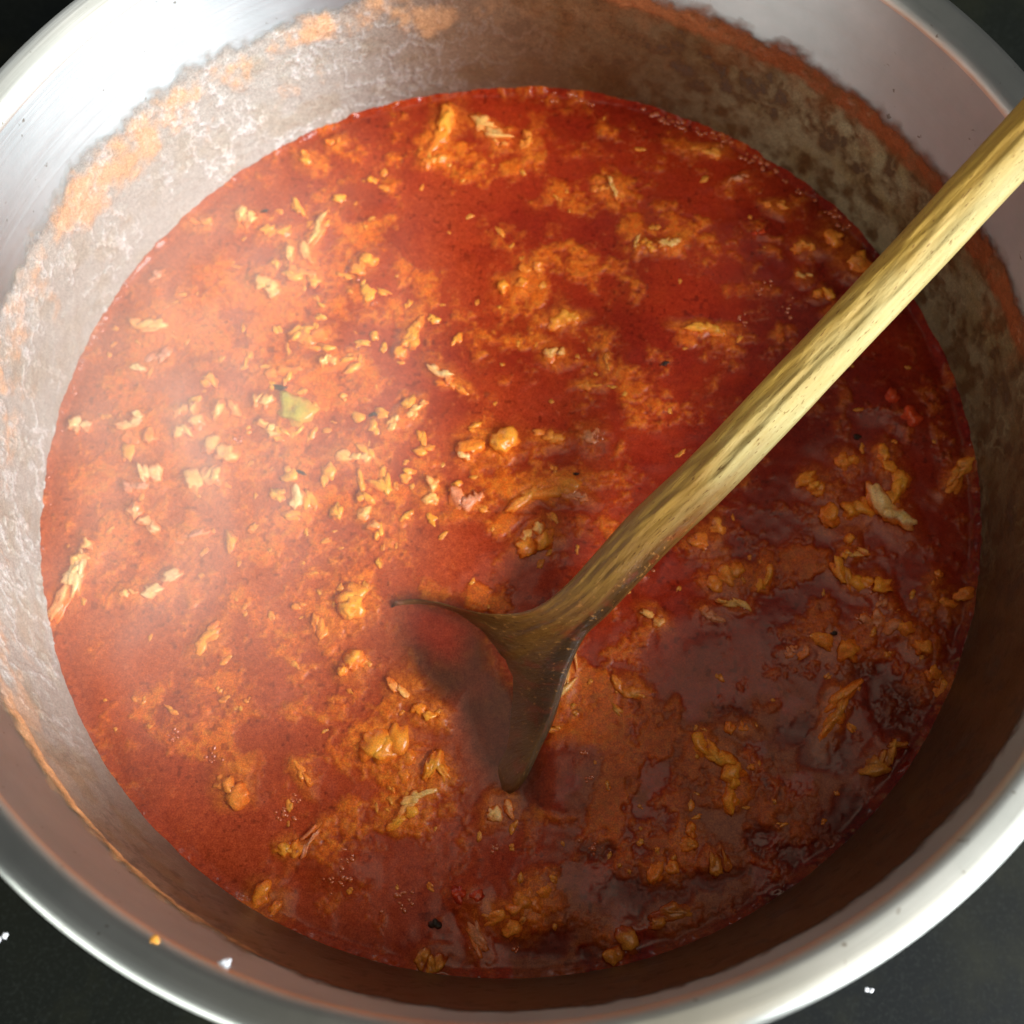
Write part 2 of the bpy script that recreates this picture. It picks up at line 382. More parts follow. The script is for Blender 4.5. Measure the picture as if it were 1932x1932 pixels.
# ------------------------------------------------------------------ food pieces: zone, x, y, length, width, angle, colour, name, label (or '')
PIECES = [
 ('A2',565,730,250,120,65,'y','meat_piece','big golden leaf-shaped meat piece near the top edge of the soup'),
 ('A2',810,720,230,70,-40,'c','meat_shred','slanting cream and gold shred right of the golden leaf-shaped piece'),
 ('A2',880,815,90,50,-30,'c','meat_crumb',''),
 ('A2',510,915,120,80,10,'o','meat_crumb',''),
 ('A2',1030,810,130,60,75,'o','meat_crumb',''),
 ('A1',1720,890,110,70,-60,'y','meat_piece','golden teardrop lump beside the pot wall at upper left'),
 ('A1',1890,800,80,60,0,'o','meat_crumb',''),
 ('A1',1385,1230,110,90,0,'c','meat_piece','round pale yellow lump beside the small dark fleck at upper left'),
 ('A1',1125,1250,120,60,0,'o','meat_crumb',''),
 ('A1',1785,1290,200,45,80,'c','meat_shred','thin upright cream sliver in the upper left of the soup'),
 ('A1',1560,1310,130,70,0,'y','meat_crumb',''),
 ('A1',1685,1440,100,120,0,'c','meat_piece','knobbly cream lump just below the thin upright sliver'),
 ('A1',1710,1540,140,60,-20,'o','meat_crumb',''),
 ('A1',1525,1620,150,90,-25,'c','meat_piece','cream oval piece with a hollow, left of centre in the upper soup'),
 ('A1',885,1560,100,50,30,'p','meat_crumb',''),
 ('A1',850,1850,200,90,-10,'c','meat_piece','broad pale piece near the left pot wall, higher of the big pale ones'),
 ('A1',1740,1900,150,80,0,'o','meat_crumb',''),
 ('A2',1460,1060,90,60,0,'o','meat_crumb',''),
 ('A2',1525,1080,120,25,-75,'c','meat_shred',''),
 ('A2',1060,1520,110,80,0,'o','meat_crumb',''),
 ('A2',950,1620,120,80,0,'y','meat_crumb',''),
 ('A2',1260,1810,140,70,15,'y','meat_piece','golden wedge in the deep red middle of the soup'),
 ('A2',1650,1375,80,20,70,'c','meat_shred',''),
 ('A2',1710,1390,90,40,-30,'y','meat_crumb',''),
 ('A2',1840,1380,130,40,10,'c','meat_shred','pale frilly shred lying level in the upper right of the soup'),
 ('A2',110,1510,130,70,50,'y','meat_crumb',''),
 ('A2',400,1870,150,60,70,'y','meat_crumb',''),
 ('A3',130,850,150,50,-15,'o','meat_crumb',''),
 ('A3',530,1165,100,70,0,'o','meat_crumb',''),
 ('A3',435,1320,60,50,0,'r','meat_crumb',''),
 ('A3',700,1400,100,80,0,'o','meat_crumb',''),
 ('A3',910,1420,240,130,-55,'y','meat_piece','largest orange piece close above the spoon handle by the right wall'),
 ('A3',1010,1545,140,80,-50,'o','meat_crumb',''),
 ('A3',680,1560,80,30,0,'c','meat_crumb',''),
 ('A3',800,1655,80,70,0,'y','meat_crumb',''),
 ('A3',150,1870,210,50,-8,'y','meat_shred','long golden oblong shred left of the middle of the spoon handle'),
 ('A3',320,1010,120,26,20,'p','meat_shred',''),
 ('B1',790,150,90,50,0,'w','meat_crumb',''),
 ('B1',455,470,100,70,0,'w','meat_crumb',''),
 ('B1',765,440,150,70,30,'w','meat_piece','bright cream shred resting on an orange lump near the left wall'),
 ('B1',795,540,120,100,0,'o','meat_piece','orange lump under the bright cream shred near the left wall'),
 ('B1',1048,395,110,85,0,'c','meat_piece','upper of two touching round cream lumps on the left side'),
 ('B1',1060,485,120,90,20,'c','meat_piece','lower of two touching round cream lumps on the left side'),
 ('B1',1280,380,110,100,0,'c','meat_piece','round pale lump right of the two touching cream lumps'),
 ('B1',1480,330,100,70,0,'c','meat_crumb',''),
 ('B1',1660,380,175,150,0,'g','vegetable_piece','only green piece, a soft yellow green chunk on the left side'),
 ('B1',1590,160,170,60,10,'o','meat_crumb',''),
 ('B1',1850,110,90,80,0,'c','meat_crumb',''),
 ('B1',1520,490,110,50,-30,'c','meat_crumb',''),
 ('B1',1250,610,150,90,-45,'c','meat_piece','slanting cream yellow lump below left of the green piece'),
 ('B1',850,750,90,110,0,'w','meat_crumb',''),
 ('B1',780,810,90,50,0,'p','meat_crumb',''),
 ('B1',1160,770,165,110,0,'c','meat_piece','wide cream lump with a tail, mid left of the soup'),
 ('B1',820,990,150,90,-30,'w','meat_piece','three-cornered cream scrap near the left wall'),
 ('B1',1675,880,110,55,95,'w','bean','small smooth upright cream oval, left of the centre'),
 ('B1',1060,1090,160,90,0,'p','meat_crumb',''),
 ('B1',470,1190,120,100,60,'c','meat_crumb',''),
 ('B1',420,1350,270,85,65,'w','meat_shred','long glistening white slug-shaped strip beside the left wall'),
 ('B1',915,1360,140,70,30,'w','meat_piece','small forked white scrap right of the long white strip'),
 ('B1',730,1410,70,50,0,'c','meat_crumb',''),
 ('B1',1160,1660,150,60,50,'y','meat_shred','slanting golden shred in the pinkish lower left of the soup'),
 ('B1',1810,1590,80,100,0,'o','meat_crumb',''),
 ('B1',900,80,110,90,0,'p','meat_crumb',''),
 ('B2',340,30,100,55,85,'y','meat_crumb',''),
 ('B2',560,180,140,55,-35,'w','meat_shred','cream tipped shred a little left of the soup centre'),
 ('B2',625,245,130,40,-30,'o','meat_crumb',''),
 ('B2',1190,65,110,80,0,'c','meat_piece','round yellow lump alone in the deep red centre of the soup'),
 ('B2',420,370,110,50,50,'c','meat_crumb',''),
 ('B2',285,460,120,45,55,'c','meat_shred',''),
 ('B2',50,650,170,60,-10,'c','meat_shred',''),
 ('B2',830,585,230,150,10,'y','meat_piece','large orange lump with a pale tip at the centre of the soup'),
 ('B2',705,625,80,60,40,'w','meat_crumb',''),
 ('B2',1480,110,100,40,-80,'o','meat_crumb',''),
 ('B2',1160,530,120,60,-15,'o','meat_crumb',''),
 ('B2',1395,520,110,90,0,'p','meat_crumb',''),
 ('B2',1150,840,300,100,20,'o','meat_piece','broad orange arc-shaped piece left of the spoon handle'),
 ('B2',1320,875,110,60,-20,'p','meat_crumb',''),
 ('B2',1065,1065,100,55,45,'c','meat_crumb',''),
 ('B2',1095,1115,160,110,30,'y','meat_piece','ragged golden lump above the spoon neck'),
 ('B2',500,840,110,90,60,'c','meat_crumb',''),
 ('B2',700,890,150,120,0,'p','meat_crumb',''),
 ('B2',150,990,120,70,-60,'c','meat_crumb',''),
 ('B2',25,1480,160,130,90,'y','meat_piece','chunky orange gold piece left of the spoon bowl tip'),
 ('B2',1740,1560,120,60,-40,'c','meat_crumb',''),
 ('B2',1380,250,120,45,0,'o','meat_crumb',''),
 ('B2',40,1810,110,80,60,'y','meat_crumb',''),
 ('B2',1275,1850,260,26,77,'c','meat_shred','thin pale thread standing along the right edge of the spoon bowl'),
 ('B3',935,670,100,90,0,'o','meat_crumb',''),
 ('B3',750,800,125,90,-30,'y','meat_piece','yellow lump below the spoon handle, right half of the soup'),
 ('B3',1150,650,130,75,-80,'y','meat_shred','upright orange strip above the glistening piece at the right'),
 ('B3',1210,820,160,90,70,'y','meat_piece','golden upper half of the ragged meat at the right'),
 ('B3',1180,960,210,110,-50,'w','meat_piece','glistening white and yellow ragged meat near the right wall'),
 ('B3',945,970,210,115,15,'y','meat_piece','kidney-shaped golden piece left of the glistening white meat'),
 ('B3',1570,740,200,60,50,'o','meat_shred','dull orange strip touching the right pot wall'),
 ('B3',1240,370,160,110,-40,'r','tomato_piece','soft bright red tomato piece under the spoon handle at the right'),
 ('B3',935,1150,100,60,80,'y','meat_crumb',''),
 ('B3',985,1190,90,40,0,'c','meat_crumb',''),
 ('B3',150,1090,140,90,45,'o','meat_crumb',''),
 ('B3',920,1330,170,75,-40,'y','meat_piece','yellow forked shred in the right part of the soup'),
 ('B3',1080,1355,120,90,0,'y','meat_crumb',''),
 ('B3',1150,1470,100,60,-30,'p','meat_crumb',''),
 ('B3',290,1475,140,35,-10,'c','meat_shred',''),
 ('B3',470,1340,130,45,60,'y','meat_crumb',''),
 ('B3',240,1320,150,90,20,'o','meat_crumb',''),
 ('B3',160,1530,110,60,-20,'p','meat_crumb',''),
 ('B3',1430,1340,100,50,50,'o','meat_crumb',''),
 ('B3',1520,1450,175,85,10,'o','meat_piece','dull red orange oval piece near the right wall, low down'),
 ('B3',1110,1580,150,100,0,'p','meat_crumb',''),
 ('B3',1310,1660,150,80,-45,'o','meat_crumb',''),
 ('B3',860,1710,180,120,-10,'o','meat_piece','brownish orange mound in the lower right of the soup'),
 ('B3',650,1740,100,60,0,'p','meat_crumb',''),
 ('C1',1290,600,135,100,-45,'o','meat_piece','dull orange square lump in the lower left of the soup'),
 ('C1',1630,940,90,70,-10,'y','meat_piece','small yellow lump ringed by a curl at the lower left'),
 ('C1',1510,1250,135,110,-40,'y','meat_piece','golden lump lowest left in the soup, close to the wall'),
 ('C1',1710,520,110,45,-50,'o','meat_crumb',''),
 ('C1',1725,920,200,36,60,'p','meat_shred',''),
 ('C2',310,50,110,80,-30,'c','meat_piece','cream yellow lump left of the spoon bowl, with a glint below it'),
 ('C2',470,170,110,75,-30,'y','meat_crumb',''),
 ('C2',230,360,180,145,10,'y','meat_piece','largest golden lump in the lower soup, left of the spoon bowl'),
 ('C2',520,490,100,110,0,'y','meat_piece','yellow lump close left of where the spoon bowl dips under'),
 ('C2',350,480,110,60,80,'o','meat_crumb',''),
 ('C2',410,660,150,45,35,'c','meat_shred','wavy pale shred below the golden lumps left of the bowl'),
 ('C2',330,780,120,45,25,'y','meat_crumb',''),
 ('C2',880,740,115,70,30,'w','meat_piece','small glistening pale scrap at the lower tip of the spoon bowl'),
 ('C2',500,1590,100,90,0,'b','meat_piece','brown yellow lump at the very bottom edge of the soup'),
 ('C2',1545,1500,150,110,60,'b','meat_piece','brown yellow piece at the bottom right edge of the soup'),
 ('C2',880,1350,170,85,-20,'o','meat_piece','orange glinting piece near the bottom, beside a grey leaf shape'),
 ('C2',1060,1240,170,110,30,'o','meat_crumb',''),
 ('C2',740,1390,220,50,-75,'p','onion_slice','greyish pink leaf-shaped slice standing near the bottom edge'),
 ('C2',1800,1060,100,90,0,'o','meat_crumb',''),
 ('C2',1600,50,150,50,-25,'o','meat_crumb',''),
 ('C2',1830,1330,210,75,15,'b','meat_piece','long brown orange piece near the bottom right wall'),
 ('C2',700,1205,90,70,0,'r','tomato_piece','bright red lump of tomato near the bottom of the soup'),
 ('C3',180,410,170,80,-45,'y','meat_piece','slanting golden piece in the lower right, upper of a pair'),
 ('C3',310,260,100,60,-10,'o','meat_crumb',''),
 ('C3',285,590,140,85,70,'y','meat_piece','upright golden piece in the lower right, lower of a pair'),
 ('C3',860,180,250,70,65,'o','meat_shred','long orange strip in the dark lower right of the soup'),
 ('C3',220,1030,80,100,0,'b','meat_crumb',''),
 ('C3',1440,20,110,80,-60,'o','meat_crumb',''),
 ('C3',1150,430,190,60,40,'b','meat_shred','dim brown strip beside the lower right pot wall'),
 ('C3',40,900,110,80,80,'o','meat_crumb',''),
 ('A1',1495,1195,42,30,20,'k','herb_fleck','small dark fleck touching the round pale lump at upper left'),
 ('B1',1580,255,100,32,-10,'k','herb_fleck','dark brown herb fleck just above the green piece'),
 ('B1',1700,735,60,22,-25,'k','herb_fleck','tiny thin dark fleck below the green piece'),
 ('B2',175,405,60,22,20,'k','herb_fleck','thin dark fleck right of the green piece'),
 ('B2',1810,120,60,32,15,'k','herb_fleck','dark fleck in the deep red soup left of the spoon handle'),
 ('B2',1310,742,34,26,0,'k','herb_fleck','tiny dark speck between the centre lump and the handle'),
 ('B3',990,530,46,34,0,'k','herb_fleck','dark speck under the spoon handle at the right'),
 ('B3',860,1640,40,28,0,'k','herb_fleck','black speck above the brownish orange mound'),
 ('C2',520,1370,64,46,0,'k','herb_fleck','black fleck near the bottom edge of the soup'),
]

# ------------------------------------------------------------------ soup surface
NG = 900
gx = np.linspace(-0.1225, 0.1225, NG); GX, GY = np.meshgrid(gx, gx, indexing='ij')
RR = np.hypot(GX, GY)
def D2(px, py): return ray(px, py, 0.0)[:2]
MM = 0.24 / 1772       # metres per photograph unit (1932) on the soup
wx = (fbm(GX * 90, GY * 90, 71, 3) - 0.5) * 0.010 + (fbm(GX * 350, GY * 350, 73, 3) - 0.5) * 0.0045
wy = (fbm(GX * 90, GY * 90, 81, 3) - 0.5) * 0.010 + (fbm(GX * 350, GY * 350, 83, 3) - 0.5) * 0.0045
def blob(px, py, rx, ry=None, ang=0, soft=0.5, warp=1.0):
    ry = ry or rx; c = D2(px, py); a = math.radians(ang)
    dx = GX + wx * warp - c[0]; dy = GY + wy * warp - c[1]
    u = (dx * math.cos(a) + dy * math.sin(a)) / (rx * MM); v_ = (-dx * math.sin(a) + dy * math.cos(a)) / (ry * MM)
    d = np.sqrt(u * u + v_ * v_); return 1 - sstep(1 - soft, 1 + soft, d)
froth = 0.25 + 0.0 * GX
for b in [  # orange froth rafts (x, y, rx, ry, angle, strength)
    (900,300,170,60,-10,.6),(640,420,190,120,30,.55),(740,560,120,90,0,.75),(560,560,170,110,20,.6),(1100,370,100,60,0,.5),
    (1060,480,130,60,-10,.55),(950,560,140,50,0,.55),(1260,440,90,40,20,.55),(1480,330,110,40,-35,.3),(1400,560,110,30,20,.35),
    (1160,700,90,60,-20,.6),(1200,770,120,50,-20,.5),(1360,640,150,35,-15,.45),(600,720,130,100,0,.7),(420,600,170,110,30,.65),
    (250,700,130,90,60,.5),(330,870,190,150,0,.65),(220,920,110,90,0,.5),(560,900,180,120,0,.6),(420,1040,200,110,0,.6),(230,1060,110,90,0,.5),
    (640,1050,150,110,0,.5),(760,900,110,60,0,.45),(900,960,100,50,0,.45),(880,1130,90,25,-5,.8),(1010,930,110,50,10,.5),(760,1060,60,50,0,.5),
    (560,1200,160,70,-20,.5),(420,1360,130,90,-10,.65),(300,1310,110,60,0,.5),(620,1330,110,70,0,.5),(720,1400,130,90,0,.55),(640,1480,120,70,0,.5),
    (780,1520,110,70,20,.6),(1090,1340,60,110,10,1.0),(1150,1450,60,110,0,.9),(1080,1560,120,40,10,.7),(980,1560,60,60,0,.55),(1250,1380,90,70,0,.5),
    (1470,1080,90,50,10,.75),(1370,1080,90,50,20,.5),(1240,1200,80,25,10,.5),(1600,1190,100,40,-20,.45),(1520,1280,80,40,0,.4),(1340,1480,80,60,0,.5),
    (1280,1560,90,70,0,.55),(1020,1680,130,60,0,.5),(1180,1640,110,40,0,.4),(620,1660,120,50,-20,.45),(700,1740,120,40,-10,.4),(830,1590,80,50,0,.5),
    (560,1570,50,70,0,.5),(1480,1540,90,50,0,.4),(1350,1720,160,40,20,.35),(1650,1200,60,40,-30,.4),(1290,1010,60,40,0,.3),(1320,1300,150,70,10,.3)]:
    froth = np.maximum(froth, blob(*b[:5], soft=0.45) * b[5])
pool = 0.0 * GX
for b in [  # smooth clear broth pools between the rafts
    (690,380,60,45,10,.9),(830,430,95,60,20,.7),(1000,430,90,50,0,.7),(710,520,45,50,0,.8),(900,520,70,80,0,.7),(1080,320,55,30,0,.6),
    (860,1050,78,68,0,1.0),(1010,1060,60,80,20,.6),(1060,1465,68,60,0,1.0),(400,700,60,40,0,.5),(590,560,26,26,0,.3),(1000,780,80,60,0,.6),
    (500,1300,55,40,0,.6),(470,1560,60,70,0,.7),(340,1350,45,35,0,.5),(490,1400,60,50,0,.5),(980,1600,110,40,10,.6),(900,1640,80,60,0,.6),
    (700,1620,60,40,10,.8),(560,1660,70,40,-20,.8),(600,1480,50,40,0,.6),(380,1500,80,50,-40,.7),(780,1660,60,40,0,.7),(1300,860,110,60,0,.6),(1230,620,80,40,0,.6),(330,1560,120,60,-45,.8),(420,1680,120,50,-40,.8),(250,1440,70,60,-60,.5),(230,1230,90,80,0,.6),(620,1760,120,40,-15,.6),(830,1760,90,60,0,.8),(1000,1790,110,40,0,.7),(1110,1670,50,40,0,.7),(1340,1190,110,70,10,.7),(1500,1380,80,40,10,.7),(1560,1500,70,60,0,.5),
    (1210,1710,80,40,0,.6),(1680,1450,60,120,30,.5),(1350,560,90,60,0,.5),(1480,260,120,40,-30,.6),(1100,220,300,30,0,.7),(420,470,60,30,20,.5)]:
    pool = np.maximum(pool, blob(*b[:5], soft=0.28, warp=0.35) * b[5])
tex = fbm(GX * 260, GY * 260, 91, 5, 0.58)
tex2 = fbm(GX * 800, GY * 800, 95, 4, 0.6)
big = fbm(GX * 55, GY * 55, 97, 4, 0.55)
f0 = froth * (1 - 0.85 * pool)
med = fbm(GX * 150, GY * 150, 93, 3, 0.5)
fr = sstep(0.34, 0.72, f0 * 0.80 + (med - 0.5) * 0.7 + (tex - 0.5) * 0.75 + (tex2 - 0.5) * 0.40 + (big - 0.5) * 0.35 + 0.10)
frs = sstep(0.05, 0.95, f0 * 0.80 + (med - 0.5) * 0.9 + (tex - 0.5) * 0.4 + (big - 0.5) * 0.35 + 0.12)
fr = 0.75 * fr + 0.25 * frs
fr *= (1 - 0.7 * pool)
# right of the handle and lower right: darker clear broth
c_deep = np.array([0.26, 0.013, 0.005]); c_red = np.array([0.40, 0.028, 0.007]); c_or = np.array([0.78, 0.150, 0.008])
c_lt = np.array([0.72, 0.22, 0.022]); c_pink = np.array([0.56, 0.13, 0.035]); c_grey = np.array([0.33, 0.085, 0.022])
S = GX.shape + (3,)
def bc(c): return np.broadcast_to(c, S)
leftness = 1 - sstep(-0.10, 0.035, GX + 0.25 * GY + (big - 0.5) * 0.05)
rightness = sstep(0.01, 0.09, GX - 0.35 * GY + (big - 0.5) * 0.03)
col = mx(bc(c_red), bc(c_deep), np.clip(sstep(0.4, 0.6, big) * 0.6 + rightness * 0.6, 0, 1))
col = mx(col, bc(c_pink), leftness * (0.8 - 0.45 * sstep(-0.02, -0.09, GY)))
frc = mx(bc(c_or), bc(c_lt), np.clip(sstep(0.45, 0.7, tex2) * 0.6 + leftness * 0.2, 0, 1))
col = mx(col, frc, fr * (0.92 - 0.35 * rightness))
# grey-brown reflection painted as a skin, lower right, with round dark holes in it
sheen_skin = np.maximum(blob(1350, 1500, 260, 200, 20, 0.4), blob(1200, 1720, 330, 90, 25, 0.4)) * sstep(0.42, 0.60, fbm(GX * 130, GY * 130, 121, 4) + 0.08) * (1 - fr * 0.7)
holes = 0.0 * GX
for b in [(1435,1590,20,24),(1500,1600,26,26),(1480,1690,70,20),(1440,1560,26,12),(1560,1420,50,40),(1500,1380,50,26),(1600,1560,60,45),(1190,1680,50,26),
          (1380,1340,30,20),(1120,1600,34,26),(1260,1700,60,26),(1360,1660,40,20),(1690,1330,40,60),(1630,1270,40,26),(1010,1770,60,24),(1130,1790,40,20)]:
    holes = np.maximum(holes, blob(b[0], b[1], b[2], b[3], 20, 0.45, 0.8))
col = mx(col, bc(c_grey), sheen_skin * 0.8 * (1 - holes))
col = mx(col, bc(np.array([0.13, 0.014, 0.006])), holes * 0.75)
# speckles of paprika / pepper
pk = sstep(0.80, 0.88, vn(GX * 900, GY * 900, 131)) * sstep(0.4, 0.6, fbm(GX * 120, GY * 120, 133, 2))
col = mx(col, col * np.array([0.35, 0.22, 0.2]), pk * 0.55)
# liquid seen inside the spoon bowl is coloured darker
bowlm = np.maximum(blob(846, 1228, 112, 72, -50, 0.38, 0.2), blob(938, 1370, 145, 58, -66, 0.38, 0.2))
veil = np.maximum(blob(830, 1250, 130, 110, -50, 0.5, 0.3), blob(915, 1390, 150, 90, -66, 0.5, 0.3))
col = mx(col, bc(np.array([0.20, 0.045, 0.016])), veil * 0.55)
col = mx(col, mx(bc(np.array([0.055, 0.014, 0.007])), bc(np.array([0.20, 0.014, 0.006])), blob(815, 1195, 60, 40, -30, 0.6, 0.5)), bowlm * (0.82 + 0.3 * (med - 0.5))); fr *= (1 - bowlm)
# height field
H = 0.00045 * fr * (0.75 + 0.5 * tex) + 0.0008 * (big - 0.5) + 0.0002 * (fbm(GX * 160, GY * 160, 191, 2) - 0.5)
for b in [(860,1050,80,70,0,.0011),(1060,1465,70,62,0,.0012),(690,380,62,46,10,.0008),(710,520,46,50,0,.0008),(400,700,60,40,0,.0008),(500,1300,60,45,0,.0009),
          (340,1350,45,35,0,.0008),(1340,1190,110,70,10,.0008),(830,430,95,60,20,.0006),(640,1640,50,30,0,.001),(1020,1680,110,70,0,.0012),(1100,1110,60,30,0,.0005)]:
    H = H + blob(*b[:5], soft=0.6, warp=0.3) * b[5]
H = H - 0.0003 * holes - H * bowlm * 0.9 - 0.0004 * bowlm
# coloured halo and raised meniscus round every food piece
halo = 0.0 * GX; halo_c = {}
for z_, x_, y_, l_, w_, a_, c_, nm_, lb_ in PIECES:
    if c_ == 'k': continue
    px, py = zpx(z_, x_, y_); s_ = K * 1932 / 2448
    b = blob(px, py, l_ * s_ * 0.85 + 4, w_ * s_ * 0.85 + 4, a_, 0.55, 0.5)
    k = {'y': .8, 'o': .8, 'c': .75, 'w': .6, 'r': .0, 'p': .4, 'g': .6, 'b': .3}[c_]
    halo = np.maximum(halo, b * k)
    H = H + 0.0005 * b
col = mx(col, mx(bc(np.array([0.82, 0.21, 0.022])), bc(c_lt), leftness * 0.7), halo * (0.8 - 0.25 * rightness) * (0.5 + 0.5 * sstep(0.35, 0.6, tex2)))
me_edge = sstep(0.1165, 0.1203, RR); H = H + 0.0014 * me_edge ** 2 * (0.3 + 1.4 * fbm(GX * 220, GY * 220, 201, 3))
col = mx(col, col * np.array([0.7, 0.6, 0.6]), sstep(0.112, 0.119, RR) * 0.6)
inside = RR < 0.1209
idx = np.arange(NG * NG).reshape(NG, NG)
f = grid_faces(NG, NG); kf = inside.reshape(-1)[f].all(1)
f = f[kf]; used = np.zeros(NG * NG, bool); used[f.ravel()] = True
remap = np.cumsum(used) - 1
P = np.stack([GX, GY, H], -1).reshape(-1, 3)[used]
me = mesh_from('soup', P, remap[f])
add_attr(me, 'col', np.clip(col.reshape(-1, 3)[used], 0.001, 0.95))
add_attr(me, 'par', np.stack([fr, sheen_skin, sstep(0.1175, 0.1195, RR)], -1).reshape(-1, 3)[used])
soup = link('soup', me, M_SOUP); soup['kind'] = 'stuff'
thing(soup, 'thick red tomato soup with orange froth filling the steel pot', 'soup')
def soup_h(x, y):
    i = min(NG - 1, max(0, int(round((x + 0.1225) / 0.245 * (NG - 1))))); j = min(NG - 1, max(0, int(round((y + 0.1225) / 0.245 * (NG - 1)))))
    return float(H[i, j])

# ------------------------------------------------------------------ build the food pieces
import bmesh
bm = bmesh.new(); bmesh.ops.create_icosphere(bm, subdivisions=4, radius=1.0)
bm.verts.ensure_lookup_table()
ICO = np.array([v.co[:] for v in bm.verts]); ICF = np.array([[v.index for v in f_.verts] for f_ in bm.faces]); bm.free()
bm = bmesh.new(); bmesh.ops.create_icosphere(bm, subdivisions=3, radius=1.0)
bm.verts.ensure_lookup_table()
IC3 = np.array([v.co[:] for v in bm.verts]); IF3 = np.array([[v.index for v in f_.verts] for f_ in bm.faces]); bm.free()
def piece_mesh(name, a, b, h, seed, ragged=0.35, bend=0.0):
    """several soft overlapping lumps strung along the length, one ragged morsel"""
    r = np.random.RandomState(seed * 31 + 5)
    asp = a / b
    n = 1 if ragged < 0.25 else (2 + r.randint(2) if asp < 1.7 else (3 if asp < 2.6 else 4 + r.randint(2)))
    V, Fc, Z = [], [], []
    for k in range(n):
        if n == 1: cx = cy = 0; sa, sb, sh = a, b, h
        else:
            u = -0.62 + 1.24 * k / (n - 1); cx = u * a + r.normal() * 0.13 * a
            cy = r.uniform(-0.3, 0.3) * b + bend * a * (u * u - 0.3) * 2
            sa = a * r.uniform(0.40, 0.75); sb = b * r.uniform(0.45, 0.95); sh = h * r.uniform(0.6, 1.05)
        p = IC3; s_ = seed * 7.77 + k * 3.1
        lump = 1 + 0.72 * (fbm(p[:, 0] * 1.5 + s_, p[:, 1] * 1.7 + p[:, 2] * 1.3 - s_, seed + k, 3, 0.55) - 0.5) * 2
        rot = r.uniform(-0.6, 0.6) if n > 1 else 0
        q = p * np.array([sa, sb, sh]) * lump[:, None]
        q = np.stack([q[:, 0] * math.cos(rot) - q[:, 1] * math.sin(rot) + cx, q[:, 0] * math.sin(rot) + q[:, 1] * math.cos(rot) + cy, q[:, 2] - 0.1 * h], -1)
        V.append(q); Fc.append(IF3 + k * len(IC3))
    V = np.concatenate(V); Fc = np.concatenate(Fc)
    me = mesh_from(name, V, Fc)
    add_attr(me, 'rim', np.stack([1 - np.clip(V[:, 2] / h, 0, 1)] * 3, -1)); return me
DIRS = ['right of', 'above right of', 'above', 'above left of', 'left of', 'below left of', 'below', 'below right of']
marks = []
LM = {}   # short names of landmark pieces
for z_, x_, y_, l_, w_, a_, c_, nm_, lb_ in PIECES:
    if lb_: marks.append((zpx(z_, x_, y_), lb_))
CW = {'y': 'golden', 'o': 'orange', 'c': 'cream', 'w': 'whitish', 'r': 'red', 'p': 'dull pinkish', 'b': 'brown yellow', 'g': 'green'}
SHORT = {}
def short(lb):
    # the landmark phrase up to its first locating word
    for cut in (' near ', ' beside ', ' right of', ' left of', ' in the ', ' close ', ' below ', ' just ', ' lying ', ' resting ', ' under ', ' on the ', ', ', ' alone ', ' a little ', ' touching the', ' with ', ' above ', ' at the ', ' standing ', ' lowest ', ' ringed '):
        k = lb.find(cut)
        if k > 8: lb = lb[:k]
    return lb
taken = set(lb for _, lb in marks)
scount = {}
for _, lb in marks: scount[short(lb)] = scount.get(short(lb), 0) + 1
def auto_label(px, py, l_, w_, c_):
    size = 'tiny' if l_ * w_ < 4200 else ('small' if l_ * w_ < 9000 else 'soft')
    shp = 'sliver' if l_ > 2.6 * w_ else ('scrap' if l_ > 1.6 * w_ else ('crumb' if l_ * w_ < 9000 else 'lump'))
    cand = sorted(marks, key=lambda m: (m[0][0] - px) ** 2 + (m[0][1] - py) ** 2)
    for (mx_, my_), lb in cand[:10]:
        if scount[short(lb)] > 1: continue
        d = DIRS[int(round(math.degrees(math.atan2(-(py - my_), px - mx_)) / 45)) % 8]
        dist = math.hypot(px - mx_, py - my_)
        near = 'just ' if dist < 75 else ''
        s = f"{size} {CW[c_]} {shp} {near}{d} the {short(lb)}"
        if s not in taken and len(s.split()) <= 16:
            taken.add(s); return s
    return f"{size} {CW[c_]} {shp} afloat among the others in the soup"
for i, (z_, x_, y_, l_, w_, a_, c_, nm_, lb_) in enumerate(PIECES):
    px, py = zpx(z_, x_, y_); q = D2(px, py); s_ = K * 1932 / 2448 * MM
    a, b = (l_ * s_ / 2 * 1.22, w_ * s_ / 2 * 1.45) if c_ != 'k' else (l_ * s_ / 2, w_ * s_ / 2 * .9)
    h = min(0.0026, max(0.0009, min(a, b) * 0.55))
    if c_ == 'k': h = 0.0006
    me = piece_mesh(nm_, a, b, h, i + 3, 0.2 if c_ in 'kg' or nm_ == 'bean' else (0.3 if l_ < 1.5 * w_ else 0.42), rng.uniform(-0.15, 0.15) if l_ > 1.5 * w_ else 0)
    o = link(nm_, me, CM[c_])
    lift = {'w': .25, 'c': .12, 'y': 0.05, 'o': -0.15, 'p': -0.3, 'r': -0.2, 'g': 0.0, 'b': 0.0, 'k': 0.2}[c_] - 0.02
    o.location = (q[0], q[1], soup_h(q[0], q[1]) + lift * h)
    o.rotation_euler = (rng.uniform(-.12, .12), rng.uniform(-.12, .12), math.radians(a_))
    cat = {'herb_fleck': 'herb', 'tomato_piece': 'tomato', 'onion_slice': 'onion', 'vegetable_piece': 'vegetable', 'bean': 'bean'}.get(nm_, 'meat')
    thing(o, lb_ or auto_label(px, py, l_, w_, c_), cat, 'herb flecks floating in the soup' if c_ == 'k' else 'food pieces floating in the soup')

